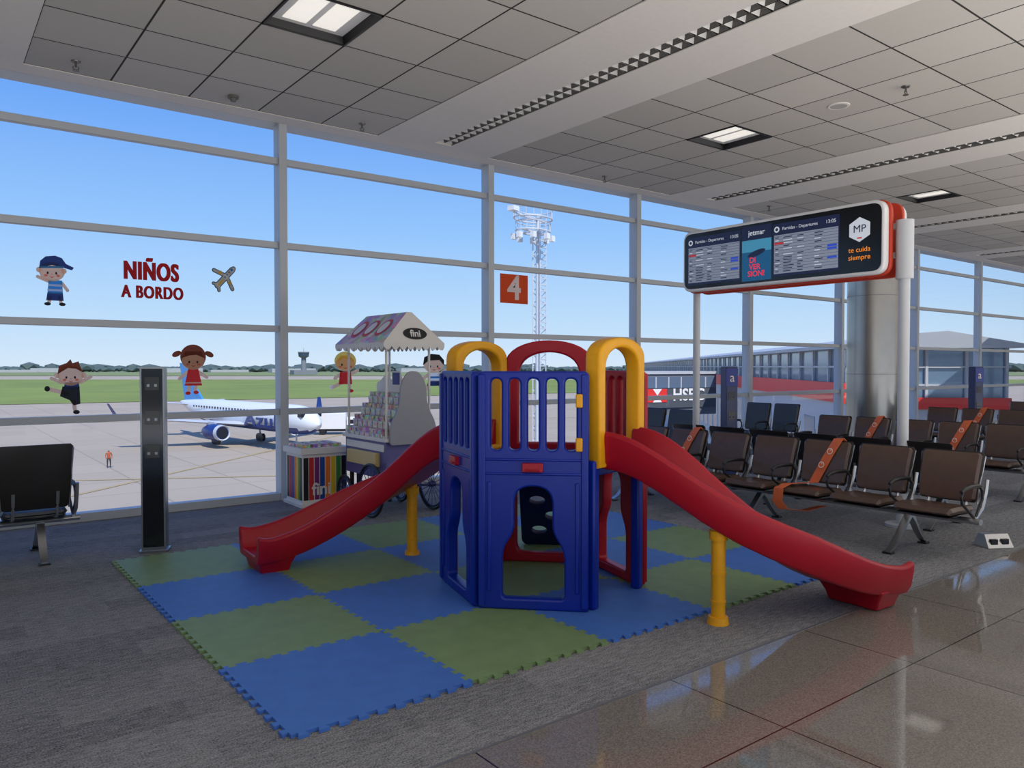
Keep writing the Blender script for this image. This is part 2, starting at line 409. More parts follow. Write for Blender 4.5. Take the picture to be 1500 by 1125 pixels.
for a,b,nm in (('C','G','slide_arch'),('D','A','slide_arch_far')):
    o=arch(.04,.68,.95,1.68,1.835); h=arch(.125,.595,.99,1.6,1.765)
    panel(nm,o,[h],.12,.02,yel,pg,frame_from(V[a],V[b]))
    bm=bmesh.new(); M=frame_from(V[a],V[b])
    for x in (.05,.67): box(bm,x-.035,x+.035,0,1.0,-.035,.035)
    for v in bm.verts: v.co=M@v.co
    finish(nm+'_legs',bm,[blue if a=='C' else red],pg,bev=.015)
bm=bmesh.new(); hexp=[(V[n][0]*.95,V[n][1]*.95) for n in 'CGEDAB']
loft(bm,[[(x,y,.88) for x,y in hexp],[(x,y,.95) for x,y in hexp]]); finish('deck',bm,[blue],pg,bev=.01)
mid=Vector(((V['E'][0]+V['D'][0])/2,(V['E'][1]+V['D'][1])/2,0)); n=Vector((math.cos(PI/4),math.sin(PI/4),0)); xd=Vector((-n.y,n.x,0))
top=mid+Vector((0,0,.95)); bot=mid+n*.62
up=(top-bot).normalized(); M=Matrix.Identity(4)
M.col[0]=(*xd,0); M.col[1]=(*up,0); M.col[2]=(*xd.cross(up),0); M.col[3]=(*bot,1)
Lr=(top-bot).length; holes=[]
for k in range(5):
    for cx in ((-.13,.13) if k%2==0 else (-.0,)):
        cz=.2+k*.18; holes.append([(cx+.068*math.cos(t*PI/8),cz+.045*math.sin(t*PI/8)) for t in range(16)])
panel('climbing_wall',rpoly([(-.3,0,.08),(.3,0,.08),(.27,Lr,.05),(-.27,Lr,.05)],.05),holes,.05,.012,navy,pg,M)
# slides (curved chutes)
prof=[(-.24,.205),(-.272,.185),(-.272,.12),(-.255,.0),(-.225,-.06),(.225,-.06),(.255,.0),(.272,.12),(.272,.185),(.24,.205),(.212,.17),(.19,.05),(.15,.0),(-.15,.0),(-.19,.05),(-.212,.17)]
zc=[(0,1.0),(.1,.98),(.22,.84),(.36,.63),(.5,.46),(.65,.31),(.8,.19),(.9,.145),(1,.14)]
def zat(s):
    for (a,za),(b,zb) in zip(zc[:-1],zc[1:]):
        if s<=b:
            t=(s-a)/(b-a); return za+(zb-za)*t
    return zc[-1][1]
def zsm(s): 
    return sum(zat(min(1,max(0,s+o))) for o in (-.06,-.04,-.02,0,.02,.04,.06))/7
st=Vector(((V['C'][0]+V['G'][0])/2,(V['C'][1]+V['G'][1])/2,0)); h0=math.radians(-75); h1=math.radians(-3)
b0=st; b3=Vector((1.64,-1.71,0)); b1=b0+Vector((math.cos(h0),math.sin(h0),0))*.95; b2=b3-Vector((math.cos(h1),math.sin(h1),0))*.9
def bez(t): return b0*(1-t)**3+b1*3*t*(1-t)**2+b2*3*t*t*(1-t)+b3*t**3
def bezd(t): return ((b1-b0)*(1-t)**2+(b2-b1)*2*t*(1-t)+(b3-b2)*t*t).normalized()
NS=48; T=[i/400 for i in range(401)]; acc=[0]
for a,b in zip(T[:-1],T[1:]): acc.append(acc[-1]+(bez(b)-bez(a)).length)
def tat(s):
    tg=s*acc[-1]
    for i,v_ in enumerate(acc):
        if v_>=tg: return T[i]
    return 1
secs=[];ctr=[]
for i in range(NS+1):
    s=i/NS; t=tat(s); p=bez(t); hd=bezd(t); latv=Vector((hd.y,-hd.x,0))
    z=zsm(s); ef=min(1,max(0,(s-.6)/.35)); lip=max(0,(s-.93)/.07)**2*.025; wv=1+.08*max(0,(s-.88)/.12)
    ctr.append((p,latv,z))
    secs.append([tuple(p+latv*(u*wv)+Vector((0,0,z+w*(1-.28*ef if w>.1 else 1)+(lip if w>.1 else 0)))) for u,w in prof])
bm=bmesh.new(); loft(bm,secs)
p2,l2,z2=ctr[NS]; hd=Vector((-l2.y,l2.x,0))
def rectring(c,hx,hl,z): return [tuple(c+l2*a*hl+hd*b*hx+Vector((0,0,z))) for a,b in ((-1,-1),(1,-1),(1,1),(-1,1))]
cf=p2-hd*.16
loft(bm,[rectring(cf,.11,.18,-.015),rectring(cf,.125,.2,.05),rectring(cf,.155,.245,.13)])
slide=finish('slide_chute',bm,[red],pg,bev=.012)
inst(slide,'slide_chute_far',pg,rot=(0,0,PI))
bm=bmesh.new(); pp,ll,zz=ctr[int(NS*.37)]; q=pp+ll*.14; zt=zz-.03
cyl(bm,(q.x,q.y,-.018),(q.x,q.y,.03),.07,.062,20); cyl(bm,(q.x,q.y,.03),(q.x,q.y,zt),.045,.045,20); cyl(bm,(q.x,q.y,zt-.09),(q.x,q.y,zt-.03),.058,.062,20)
for z in (.12,.3): cyl(bm,(q.x,q.y,z),(q.x,q.y,z+.015),.05,.05,20)
post=finish('slide_support',bm,[yel],pg); inst(post,'slide_support_far',pg,rot=(0,0,PI))

# ---------- beam seating
brown=mat('seat_leather_brown',(88,68,58),.33,var=.08,scale=12); blackp=mat('seat_mesh_black',(56,60,66),.45)
orange=mat('caution_ribbon_orange',(222,108,56),.55,var=.05); steel=mat('seat_steel',(178,180,184),.28,.9); ribw=mat('ribbon_print',(240,225,215),.6)
def seat_unit(hh):
    bm=bmesh.new()
    def slab(path,w0,w1,t,mi):
        secs=[]
        for i,(y,z) in enumerate(path):
            a=path[max(0,i-1)];b=path[min(len(path)-1,i+1)]
            d=Vector((0,b[0]-a[0],b[1]-a[1])).normalized(); nn=Vector((0,-d.z,d.y))
            w=w0+(w1-w0)*i/(len(path)-1)
            if i in (0,len(path)-1): w-=.05
            tt=t*(.45 if i in (0,len(path)-1) else 1)
            c=Vector((0,y,z)); secs.append([tuple(c+Vector((-w/2,0,0))),tuple(c+Vector((-w/2+.02,0,0))+nn*tt/2),tuple(c+nn*tt*.35),tuple(c+Vector((w/2-.02,0,0))+nn*tt/2),tuple(c+Vector((w/2,0,0))),tuple(c+Vector((w/2-.02,0,0))-nn*tt/2),tuple(c-nn*tt/2),tuple(c+Vector((-w/2+.02,0,0))-nn*tt/2)])
        loft(bm,secs,mi)
    slab([(-.27,.405),(-.25,.425),(-.1,.425),(.05,.412),(.17,.41),(.2,.415)],.5,.48,.06,0)
    slab([(.2,.47),(.21,.49),(.245,.62),(.265,.72),(.315,hh-.02),(.325,hh)],.47,.52,.05,0)
    slab([(.232,.455),(.242,.48),(.272,.62),(.292,.72),(.337,hh-.01),(.345,hh+.012)],.5,.55,.02,1)
    slab([(-.26,.375),(-.1,.385),(.17,.375),(.21,.39)],.48,.46,.015,1)
    for s in (-.16,.16): tube(bm,[(s,-.15,.375),(s,.05,.35),(s,.2,.38),(s,.25,.5),(s,.275,.6)],.014,6,2)
    for s in (-1,1): tube(bm,[(s*.245,.235,.45),(s*.25,.265,.6),(s*.268,.34,hh-.02)],.008,6,2)
    return bm
def arm_unit():
    bm=bmesh.new()
    tube(bm,[(0,.05,.33),(0,.12,.42),(0,.2,.5),(0,.2,.57),(0,.14,.615),(0,-.05,.625),(0,-.18,.61),(0,-.22,.56),(0,-.2,.5),(0,-.1,.44),(0,.03,.36)],.012,8,0)
    tube(bm,[(0,.05,.34),(0,.2,.42),(0,.27,.55),(0,.3,.66)],.016,8,1)
    secs=[]
    for y,z,w in ((.17,.62,.03),(.1,.632,.045),(-.05,.637,.05),(-.17,.625,.045),(-.22,.6,.03)):
        secs.append([(-w/2,y,z),(-w/4,y,z+.012),(w/4,y,z+.012),(w/2,y,z),(w/4,y,z-.01),(-w/4,y,z-.01)])
    loft(bm,secs,0); return bm
def leg_unit():
    bm=bmesh.new()
    secs=[]
    for y,z,t,w in ((-.34,.02,.012,.05),(-.26,.05,.02,.055),(-.12,.16,.04,.06),(-.0,.27,.05,.06),(.05,.31,.055,.06),(.1,.27,.05,.06),(.2,.14,.035,.06),(.29,.05,.02,.055),(.35,.02,.012,.05)):
        secs.append([(-w/2,y,z-t/2),(w/2,y,z-t/2),(w/2,y,z+t/2),(-w/2,y,z+t/2)])
    loft(bm,secs,0); box(bm,-.04,.04,-.36,-.29,0,.016,1); box(bm,-.04,.04,.3,.37,0,.016,1); return bm
cache={}
def bench(n,loc,rz,m,hh=.88,belts=(),pitch=.6,edge=None):
    r=root('airport_beam_bench',loc,rz); key=(m.name,hh)
    if key not in cache:
        a=finish('seat_1',seat_unit(hh),[m,edge or mat('seat_edge_dark',(30,28,28),.4),steel],r); cache[key]=a
        a.location=(pitch/2,0,0); first=1
    else: first=0
    for i in range(first,n): inst(cache[key],'seat_%d'%(i+1),r,(pitch*(i+.5),0,0))
    for i in range(n+1):
        if 'arm' not in cache: cache['arm']=finish('armrest_1',arm_unit(),[dark_m,steel],r); cache['arm'].location=(pitch*i,0,0)
        else: inst(cache['arm'],'armrest_%d'%(i+1),r,(pitch*i,0,0))
    ls=[.3+pitch*k for k in range(0,n)]; ls=[ls[0]-.05]+([ls[len(ls)//2]] if n>3 else [])+[ls[-1]-.25]
    for i,x in enumerate(ls):
        if 'leg' not in cache: cache['leg']=finish('leg_1',leg_unit(),[steel,dark_m],r); cache['leg'].location=(x,0,0)
        else: inst(cache['leg'],'leg_%d'%(i+1),r,(x,0,0))
    bm=bmesh.new(); 
    loft(bm,[[(x,.05+.04*math.cos(t*PI/6),.325+.028*math.sin(t*PI/6)) for t in range(12)] for x in (-.05,pitch*n+.05)])
    finish('beam',bm,[steel],r)
    for bi in belts:
        xc=pitch*(bi+.5); bm=bmesh.new()
        path=[(.14,.37,.62),(.12,.36,hh),(.11,.33,hh+.03),(.1,.285,hh-.02),(.04,.235,.72),(-.02,.205,.58),(-.07,.17,.455),(-.1,.02,.46),(-.14,-.2,.468),(-.17,-.295,.43),(-.18,-.3,.3),(-.14,-.26,.22),(-.02,-.1,.2),(.1,.05,.25)]
        w=.055; secs=[]
        for (x,y,z) in path: secs.append([(xc+x-w,y,z),(xc+x+w,y-.002,z+.012),(xc+x+w,y+.002,z+.016),(xc+x-w,y+.004,z+.004)])
        loft(bm,secs,0)
        for (x,y,z) in ((.066,.252,.79),(.0,.206,.65)):
            rr=.032
            quad(bm,[(xc+x+rr*math.cos(t*PI/7),y-.014+rr*.3*math.sin(t*PI/7),z+rr*math.sin(t*PI/7)) for t in range(14)],1)
            rr=.024
            quad(bm,[(xc+x+rr*math.cos(t*PI/7),y-.0155+rr*.3*math.sin(t*PI/7),z+rr*math.sin(t*PI/7)) for t in range(14)],0)
            quad(bm,[(xc+x-.012,y-.017,z-.016),(xc+x+.004,y-.017,z-.016),(xc+x+.012,y-.017+.005,z+.016),(xc+x+.002,y-.017+.005,z+.016)],1)
        finish('caution_ribbon_%d'%bi,bm,[orange,ribw],r)
    return r
bench(7,(7.08,6.98,0),-PI/2,brown,belts=(1,4))
bench(6,(10.93,6.7,0),-PI/2,brown,belts=(1,3))
bench(6,(14.75,6.75,0),-PI/2,brown,belts=(1,))
bench(6,(8.35,3.3,0),PI/2,brown)   # back-to-back
bench(2,(9.35,9.0,0),-PI/2,blackp,.95)
bench(2,(12.35,9.05,0),-PI/2,blackp,.95)
bench(5,(1.05,7.75,0),PI,blackp,.99)
bench(6,(18.5,6.7,0),-PI/2,brown)

# ---------- charging totems
def totem(x,y,name,bodyc,sign=False):
    r=root(name,(x,y,0),math.radians(-22)); bm=bmesh.new()
    box(bm,-.1,.1,-.075,.075,.0,1.65,0); box(bm,-.085,.085,-.08,-.075,.05,1.63,1)
    for k,z in enumerate((1.5,1.2,.9)):
        box(bm,-.06,.06,-.084,-.08,z-.06,z+.06,2); 
        for s in (-.03,.03): box(bm,s-.012,s+.012,-.0865,-.084,z-.03,z-.005,0)
    box(bm,-.12,.12,-.09,.09,0,.02,0)
    if sign: box(bm,-.1,.1,-.086,-.081,1.35,1.62,3)
    finish('body',bm,[bodyc,mat('totem_face',(34,37,44),.1,.5) if not sign else mat('totem_face_blue',(24,36,90),.25),mat('totem_socket',(10,10,12),.2),mat('totem_sign_blue',(30,50,140),.4)],r,bev=.004)
    if sign: text('a',.2,TM(0,-.09,1.48),ribw,r)
totem(1.65,7.39,'charging_station',mat('totem_steel',(130,135,142),.3,.8))
totem(9.83,7.32,'charging_station',mat('totem_blue',(30,44,100),.4),True)
totem(16.2,6.33,'charging_station',MC['totem_blue'],True)

# floor socket box
r=root('floor_outlet_box',(7.8,2.88,0),math.radians(-30)); bm=bmesh.new()
loft(bm,[[(-.13,-.1,0),(.13,-.1,0),(.13,.1,0),(-.13,.1,0)],[(-.12,-.03,.12),(.12,-.03,.12),(.12,.05,.12),(-.12,.05,.12)]]); 
for s in (-.055,.055): box(bm,s-.035,s+.035,-.083,-.05,.03,.08,1)
finish('housing',bm,[steel,dark_m],r,bev=.005)

# ---------- flight display
fd=root('flight_information_display',(7.9,5.2,0),-PI/2)
wh=mat('display_frame_white',(225,226,228),.35); rd=mat('display_band_red',(196,62,40),.4)
def shape_M(y):
    M=Matrix.Identity(4); M.col[0]=(1,0,0,0);M.col[1]=(0,0,1,0);M.col[2]=(0,-1,0,0);M.col[3]=(0,y,0,1); return M
for s,y in ((1,-.05),(-1,.33)):
    panel('frame_%s'%('front' if s>0 else 'back'),rrect(-1.33,1.28,2.6,3.365,.13,8),[],.1,.02,wh,fd,shape_M(y))
    panel('band_%s'%('front' if s>0 else 'back'),rrect(-1.34,1.30,2.585,3.375,.14,8),[],.05,.01,rd,fd,shape_M(y+s*.07))
panel('core',rrect(-1.2,1.2,2.7,3.28,.1),[],.2,.02,wh,fd,shape_M(.14))
cols=[('scr_black',(16,17,22),.2),('scr_navy',(22,30,66),.3),('scr_pale',(140,150,168),.3),('scr_white',(205,212,222),.35),('scr_blue',(40,70,190),.5),('scr_red',(190,40,40),.4),('scr_teal',(20,90,135),.35),('scr_orange',(240,140,40),.5),('scr_sky',(70,150,185),.35),('scr_pink',(230,60,90),.4)]
cm_=[mat(n,c,.3,emit=e) for n,c,e in cols]
bm=bmesh.new(); F=-.102
panel('screen_glass',rrect(-1.30,1.25,2.635,3.33,.1,6),[],.01,.002,mat('screen_black',(10,11,16),.15),fd,shape_M(-.1))
for (x0,x1) in ((-1.25,-.45),(-.01,.80)):
    y=F-.004
    rect(bm,x0,x1,2.68,3.28,y,1); 
    rect(bm,x0+.015,x1-.015,2.71,3.15,y-.001,2)
    rr=random.Random(3)
    for k in range(13):
        z=3.135-k*.032
        rect(bm,x0+.015,x1-.015,z-.003,z,y-.002,1)
        for (a,b) in ((.03,.09),(.13,.26),(.3,.38),(.5,.6)):
            if rr.random()<.85: rect(bm,x0+a*(x1-x0)/.78,x0+(a+(b-a)*rr.uniform(.5,1))*(x1-x0)/.78,z-.022,z-.012,y-.002,1 if rr.random()<.6 else 3)
        if k in (2,5,6,9): rect(bm,x1-.14 if k!=2 else x0+.02,x1-.03 if k!=2 else x0+.14,z-.028,z-.006,y-.003,4 if k!=2 else 5)
    pts=[(x0+.05+.035*math.cos(t*PI/8),y-.003,3.215+.035*math.sin(t*PI/8)) for t in range(16)]; quad(bm,pts,3)
    pts=[(x0+.05+.018*math.cos(t*PI/8),y-.004,3.215+.018*math.sin(t*PI/8)) for t in range(16)]; quad(bm,pts,1)
y=F-.004
rect(bm,-.43,-.03,2.66,3.3,y,6); rect(bm,-.43,-.03,3.14,3.3,y-.001,1); rect(bm,-.43,-.03,3.0,3.14,y-.001,8)
pts=[(-.23+.12*math.cos(t*PI/10),y-.002,2.98+.035*math.sin(t*PI/10)+.03*math.cos(t*PI/10)) for t in range(20)]; quad(bm,pts,1)
pts=[(1.02+.13*math.cos(PI/6+t*PI/3),y-.002,3.08+.13*math.sin(PI/6+t*PI/3)) for t in range(6)]; quad(bm,pts,3)
rect(bm,.995,1.045,2.985,3.0,y-.003,5)
finish('screen_content',bm,cm_,fd,smooth=False)
def ftxt(s,sz,x,z,m,sx=1,b=0): text(s,sz,TM(x,F-.008,z),m,fd,ext=.0008,bold=b,sx=sx)
ftxt('MP',.11,1.02,3.085,cm_[1]); ftxt('te cuida',.075,1.02,2.87,cm_[7]); ftxt('siempre',.075,1.02,2.79,cm_[7])
ftxt('jetmar',.085,-.23,3.22,cm_[3],b=.001); ftxt('DI',.09,-.28,2.9,cm_[9],b=.002); ftxt('VER',.09,-.25,2.82,cm_[9],b=.002); ftxt('SION!',.09,-.23,2.74,cm_[9],b=.002)
for x0 in (-1.25,-.01):
    ftxt('Partidas - Departures',.05,x0+.34,3.215,cm_[3]); ftxt('13:05',.055,x0+.71,3.215,cm_[3])
bm=bmesh.new()
cyl(bm,(-1.3,.14,0),(-1.3,.14,2.75),.045,seg=24); cyl(bm,(-1.3,.14,0),(-1.3,.14,.03),.13,seg=24)
cyl(bm,(1.38,.12,0),(1.38,.12,3.1),.055,seg=24); cyl(bm,(1.38,.12,0),(1.38,.12,.03),.16,seg=24)
cyl(bm,(1.38,.12,2.55),(1.38,.12,3.15),.085,seg=24)
for z in (2.8,3.1): box(bm,1.1,1.38,.1,.14,z-.03,z+.03)
finish('support_poles',bm,[mat('pole_white',(196,199,204),.4)],fd)

# ---------- candy cart
purple=mat('cart_purple',(96,92,150),.45,var=.04); cwhite=mat('cart_white',(228,226,222),.5); cream=mat('cart_cream',(214,190,130),.5)
def multi(name,scale,base,f=.5):
    m=bpy.data.materials.new(name); N,L,B=nodes(m); tc=N.new('ShaderNodeTexCoord'); v=N.new('ShaderNodeTexVoronoi'); v.inputs['Scale'].default_value=scale
    L.new(tc.outputs['Object'],v.inputs['Vector']); h=N.new('ShaderNodeHueSaturation'); h.inputs['Saturation'].default_value=1.0; L.new(v.outputs['Color'],h.inputs['Color'])
    L.new(mixc(N,L,f,h.outputs[0],lin(base)),B.inputs['Base Color']); B.inputs['Roughness'].default_value=.5; return m
candy=multi('candy_mix',30,(205,150,120),.35); canopy_m=multi('canopy_print',12,(205,170,150),.55)
ct=root('candy_cart',(4.28,7.90,0))
bm=bmesh.new(); box(bm,-.3,.3,-.5,.5,.42,.85,0); box(bm,-.33,.33,-.53,.53,.83,.87,1)
box(bm,-.36,-.3,-.35,.35,.55,.7,2); box(bm,-.31,-.30,-.46,.46,.72,.8,1)
for s in (-1,1):
    box(bm,s*.25-.02,s*.25+.02,.42,.46,.0,.42,3)
finish('body',bm,[purple,cwhite,cream,dark_m],ct,bev=.006)
bm=bmesh.new()
for k in range(4):
    x=-.3+k*.1; z=.87+k*.13
    box(bm,x,x+.1,-.42,.5,.87,z+.02,0)
    box(bm,x-.005,x+.0,-.42,.5,z,z+.04,1)
    for j in range(7):
        yy=-.38+j*.125; box(bm,x+.005,x+.095,yy,yy+.11,z+.02,z+.09,2)
        box(bm,x-.012,x-.006,yy+.01,yy+.1,z-.045,z+.035,3)
finish('candy_shelves',bm,[cwhite,steel,candy,multi('candy_label',34,(225,215,205),.5)],ct,bev=.003)
sil=rpoly([(-.29,.80,.04),(.29,.80,.04),(.29,1.02,.1),(.17,1.22,.12),(.16,1.46,.12),(.07,1.60,.07),(-.07,1.60,.07),(-.16,1.46,.12),(-.17,1.22,.12),(-.29,1.02,.1)],.08)
panel('end_sign',sil,[],.025,.004,mat('sign_grey',(150,152,162),.5),ct,Matrix.Translation((.0,-.56,.0))@shape_M(0))
scl=rpoly([(-.5,1.35,.02),(.45,1.35,.02),(.45,1.47,.09),(.3,1.58,.08),(.16,1.46,.05),(.02,1.6,.08),(-.12,1.46,.05),(-.26,1.58,.08),(-.4,1.48,.08),(-.5,1.46,.05)],.05)
Mx=Matrix.Identity(4); Mx.col[0]=(0,-1,0,0);Mx.col[1]=(0,0,1,0);Mx.col[2]=(-1,0,0,0);Mx.col[3]=(.12,0,0,1)
panel('scalloped_sign',scl,[],.02,.003,cwhite,ct,Mx)
bm=bmesh.new(); box(bm,.09,.1,-.12,.08,1.42,1.6,0); box(bm,.085,.09,-.1,.06,1.44,1.58,1)
for x,y in ((-.27,-.45),(.27,-.45),(-.27,.47),(.27,.47)): cyl(bm,(x,y,.85),(x,y,1.95),.014,seg=10)
finish('canopy_poles',bm,[cwhite,mat('poster_blue',(40,50,130),.5)],ct)
bm=bmesh.new(); a=.38; l=.6; zb=1.91; zr=2.25
quad(bm,[(-a,-l,zb),(-a,l,zb),(-.03,l-.12,zr),(-.03,-l+.12,zr)],0); quad(bm,[(a,-l,zb),(a,l,zb),(.03,l-.12,zr),(.03,-l+.12,zr)],0)
quad(bm,[(-a,-l,zb),(a,-l,zb),(.03,-l+.12,zr),(-.03,-l+.12,zr)],1); quad(bm,[(-a,l,zb),(a,l,zb),(.03,l-.12,zr),(-.03,l-.12,zr)],1); quad(bm,[(-.03,-l+.12,zr),(.03,-l+.12,zr),(.03,l-.12,zr),(-.03,l-.12,zr)],1)
for cyy in (-.28,.02,.3):
    for kk,mi in ((1,2),(.72,1)):
        pts=[]
        for t in range(16):
            u_=.5+.28*kk*math.sin(t*PI/8); yy=cyy+.12*kk*math.cos(t*PI/8); e_=.004 if mi==2 else .006; pts.append((-a+(a-.03)*u_-e_,yy,zb+(zr-zb)*u_+e_))
        quad(bm,pts,mi)
def valance(p,q,n):
    p=Vector(p);q=Vector(q); 
    for i in range(n):
        A=p.lerp(q,i/n);Bq=p.lerp(q,(i+1)/n)
        pts=[A,Bq]+[A.lerp(Bq,1-t/6)+Vector((0,0,-.04-.04*math.sin(PI*t/6))) for t in range(7)]
        quad(bm,[tuple(v) for v in pts],1)
valance((-a,-l,zb),(a,-l,zb),8); valance((-a,l,zb),(-a,-l,zb),12); valance((a,l,zb),(a,-l,zb),12); valance((-a,l,zb),(a,l,zb),8)
finish('canopy',bm,[canopy_m,mat('canopy_white',(222,219,214),.7),mat('canopy_badge_red',(205,70,60),.6)],ct,smooth=False)
slp=.12/(zr-zb); bm=bmesh.new(); pts=[]
for t in range(20):
    zz_=.1+.065*math.sin(t*PI/10); pts.append((.02+.15*math.cos(t*PI/10),-l-.006+zz_*slp,zb+zz_))
quad(bm,pts,0); finish('canopy_badge',bm,[dark_m],ct)
text('fini',.11,Matrix.Translation((.02,-l-.012+.1*slp,zb+.1))@Matrix.Rotation(math.atan2(1,slp),4,'X'),cwhite,ct,bold=.002)
def wheel(bm,x,y,rr):
    tube(bm,[(x,y+rr*math.cos(t*PI/16),rr+rr*math.sin(t*PI/16)) for t in range(32)],.018,8,0,True)
    tube(bm,[(x,y+(rr-.03)*math.cos(t*PI/16),rr+(rr-.03)*math.sin(t*PI/16)) for t in range(32)],.01,6,1,True)
    for k in range(16): cyl(bm,(x,y,rr),(x,y+(rr-.03)*math.cos(k*PI/8),rr+(rr-.03)*math.sin(k*PI/8)),.004,seg=5,mi=1)
    cyl(bm,(x-.04,y,rr),(x+.04,y,rr),.03,seg=12,mi=1)
bm=bmesh.new(); wheel(bm,-.4,-.33,.28); wheel(bm,.38,-.33,.28); cyl(bm,(-.4,-.33,.28),(.38,-.33,.28),.015,mi=1); wheel(bm,-.38,.36,.18); wheel(bm,.36,.36,.18)
cyl(bm,(-.38,.36,.18),(.36,.36,.18),.015,mi=1)
for x in (-.2,.2): box(bm,x-.015,x+.015,-.36,-.3,.26,.44,1); box(bm,x-.015,x+.015,.33,.39,.16,.44,1)
for v in bm.verts: v.co.z+=.018
finish('wheels',bm,[dark_m,mat('wheel_blue',(60,70,120),.4,.5)],ct)
# candy counter
cc_=root('candy_counter',(3.8,8.83,0)); bm=bmesh.new()
box(bm,-.28,.28,-.25,.25,.03,.62,0); box(bm,-.31,.31,-.28,.28,.62,.69,0); box(bm,-.31,.31,-.28,.28,0,.04,0)
sc=[(20,20,22),(230,190,40),(30,70,160),(200,40,40),(60,140,60),(240,120,40),(120,40,120)]
sm=[mat('stripe_%d'%i,c,.5) for i,c in enumerate(sc)]
for k in range(8):
    x=-.27+k*.068; box(bm,x,x+.06,-.254,-.25,.08,.58,1+(k*3)%7)
    y=-.23+k*.057; box(bm,.28,.284,y,y+.05,.08,.58,1+(k*5+1)%7); box(bm,-.284,-.28,y,y+.05,.08,.58,1+(k*4)%7)
for k in range(4): box(bm,-.26+k*.13,-.16+k*.13,-.2,.2,.69,.73,8)
finish('cabinet',bm,[cwhite]+sm+[candy],cc_,bev=.003)
text('fini',.2,TM(-.05,-.258,.2),cwhite,cc_,bold=.004)

# ---------- glass stickers
GY=WY-.012
names=['skin','hair_dark','red','navy','blond','brown','white','teal','orange','black','blush']
rgbs=[(248,204,172),(50,34,36),(225,50,50),(44,64,120),(250,215,110),(135,64,44),(250,250,250),(66,150,215),(240,108,52),(40,42,46),(245,150,128)]
SM=[tmat('sticker_'+n,c,.6) for n,c in zip(names,rgbs)]
SK,HA,RE,NA,BL,BR,WH,TE,OR,BK,PK=range(11)
cor=SM[OR]; cwt=mat('sign_white',(240,240,240),.6)
def sticker(name,X,z,sx,sz,shapes):
    r=root(name,(X,GY,z)); bm=bmesh.new()
    for li,s in enumerate(shapes):
        y=-.0006*li
        if s[0]=='e':
            _,cx,cz,rx,rz,mi=s[:6]; rot=math.radians(s[6]) if len(s)>6 else 0
            pts=[]
            for t in range(24):
                a=rx*math.cos(t*PI/12);b=rz*math.sin(t*PI/12); pts.append((cx+a*math.cos(rot)-b*math.sin(rot),cz+a*math.sin(rot)+b*math.cos(rot)))
        elif s[0]=='p': _,pts,mi=s
        elif s[0]=='l':
            _,x0,z0,x1,z1,w,mi=s; d=Vector((x1-x0,z1-z0)).normalized(); nx=Vector((-d.y,d.x)); pts=[]
            for t in range(7):
                a=PI/2+PI*t/6; pts.append((x0+w/2*(math.cos(a)*d.x+math.sin(a)*nx.x),z0+w/2*(math.cos(a)*d.y+math.sin(a)*nx.y)))
            for t in range(7):
                a=-PI/2+PI*t/6; pts.append((x1+w/2*(math.cos(a)*d.x+math.sin(a)*nx.x),z1+w/2*(math.cos(a)*d.y+math.sin(a)*nx.y)))
        quad(bm,[(p[0]*sx,y,p[1]*sz) for p in pts],mi)
    finish('decal',bm,SM,r,smooth=False)
def face(cx,cz,k=1,eye=BK):
    return [('e',cx-7*k,cz-2*k,1.6*k,2.2*k,BK),('e',cx+7*k,cz-2*k,1.6*k,2.2*k,BK),('e',cx-10*k,cz-6*k,3*k,2*k,PK),('e',cx+10*k,cz-6*k,3*k,2*k,PK),('p',[(cx-5*k,cz-7*k),(cx,cz-10*k),(cx+5*k,cz-7*k),(cx,cz-8.5*k)],RE),('e',cx,cz-4*k,1*k,.8*k,PK)]
sticker('window_sticker_boy',1.12,2.55,.0061,.0071,[('l',-8,-2,-24,4,5,SK),('l',12,-4,20,-14,5,SK),('l',-6,-25,-8,-33,5,SK),('l',8,-25,10,-33,5,SK),('e',-10,-35,5,2.5,BK),('e',12,-35,5,2.5,BK),('p',[(-12,-30),(14,-30),(13,-18),(-10,-18)],NA),('p',[(-10,-20),(13,-20),(12,0),(-8,0)],TE),('p',[(-10,-16),(13,-16),(13,-13),(-10,-13)],WH),('p',[(-9,-9),(12,-9),(12,-6),(-9,-6)],WH),('e',-22,14,4,4,SK),('e',15,14,4,4,SK),('e',-3,12,19,14,SK),('p',[(-22,16),(-20,27),(-12,34),(2,36),(12,33),(18,25),(30,20),(27,16),(14,19),(-3,22)],NA),('l',-20,18,14,20,3,TE)]+face(-3,12,.9))
sticker('window_sticker_jumping_boy',1.26,1.44,.0063,.0072,[('l',-6,-10,-30,-4,6,SK),('e',-34,-3,4,4,BK),('l',4,-22,6,-36,6,SK),('e',8,-38,5,3,BK),('l',14,6,30,14,5,SK),('l',-14,6,-28,12,5,SK),('p',[(-16,-14),(-2,-20),(4,-28),(14,-26),(13,0),(-12,0)],BK),('p',[(-10,-4),(13,-4),(12,6),(-9,6)],NA),('e',-20,16,4,4,SK),('e',20,16,4,4,SK),('e',0,16,19,15,SK),('p',[(-19,18),(-17,30),(-6,34),(0,40),(3,34),(12,37),(14,30),(19,20),(8,26),(-4,27)],BR)]+face(0,15,.9))
sticker('window_sticker_girl',2.5,1.62,.0075,.0079,[('l',-5,-20,-7,-33,5,SK),('l',5,-20,3,-31,5,SK),('e',-8,-35,4,2.5,RE),('e',4,-34,4,2.5,RE),('l',-8,-4,-20,-14,5,SK),('l',8,-4,20,-12,5,SK),('p',[(-13,-24),(13,-24),(7,2),(-7,2)],RE),('l',-12,-20,12,-20,2,WH),('e',-24,22,7,4,BR,25),('e',24,22,7,4,BR,-25),('e',0,18,19,18,BR),('e',0,12,17,13,SK),('p',[(-17,16),(-12,26),(12,26),(17,16),(5,21),(-6,20)],BR)]+face(0,12,.85))
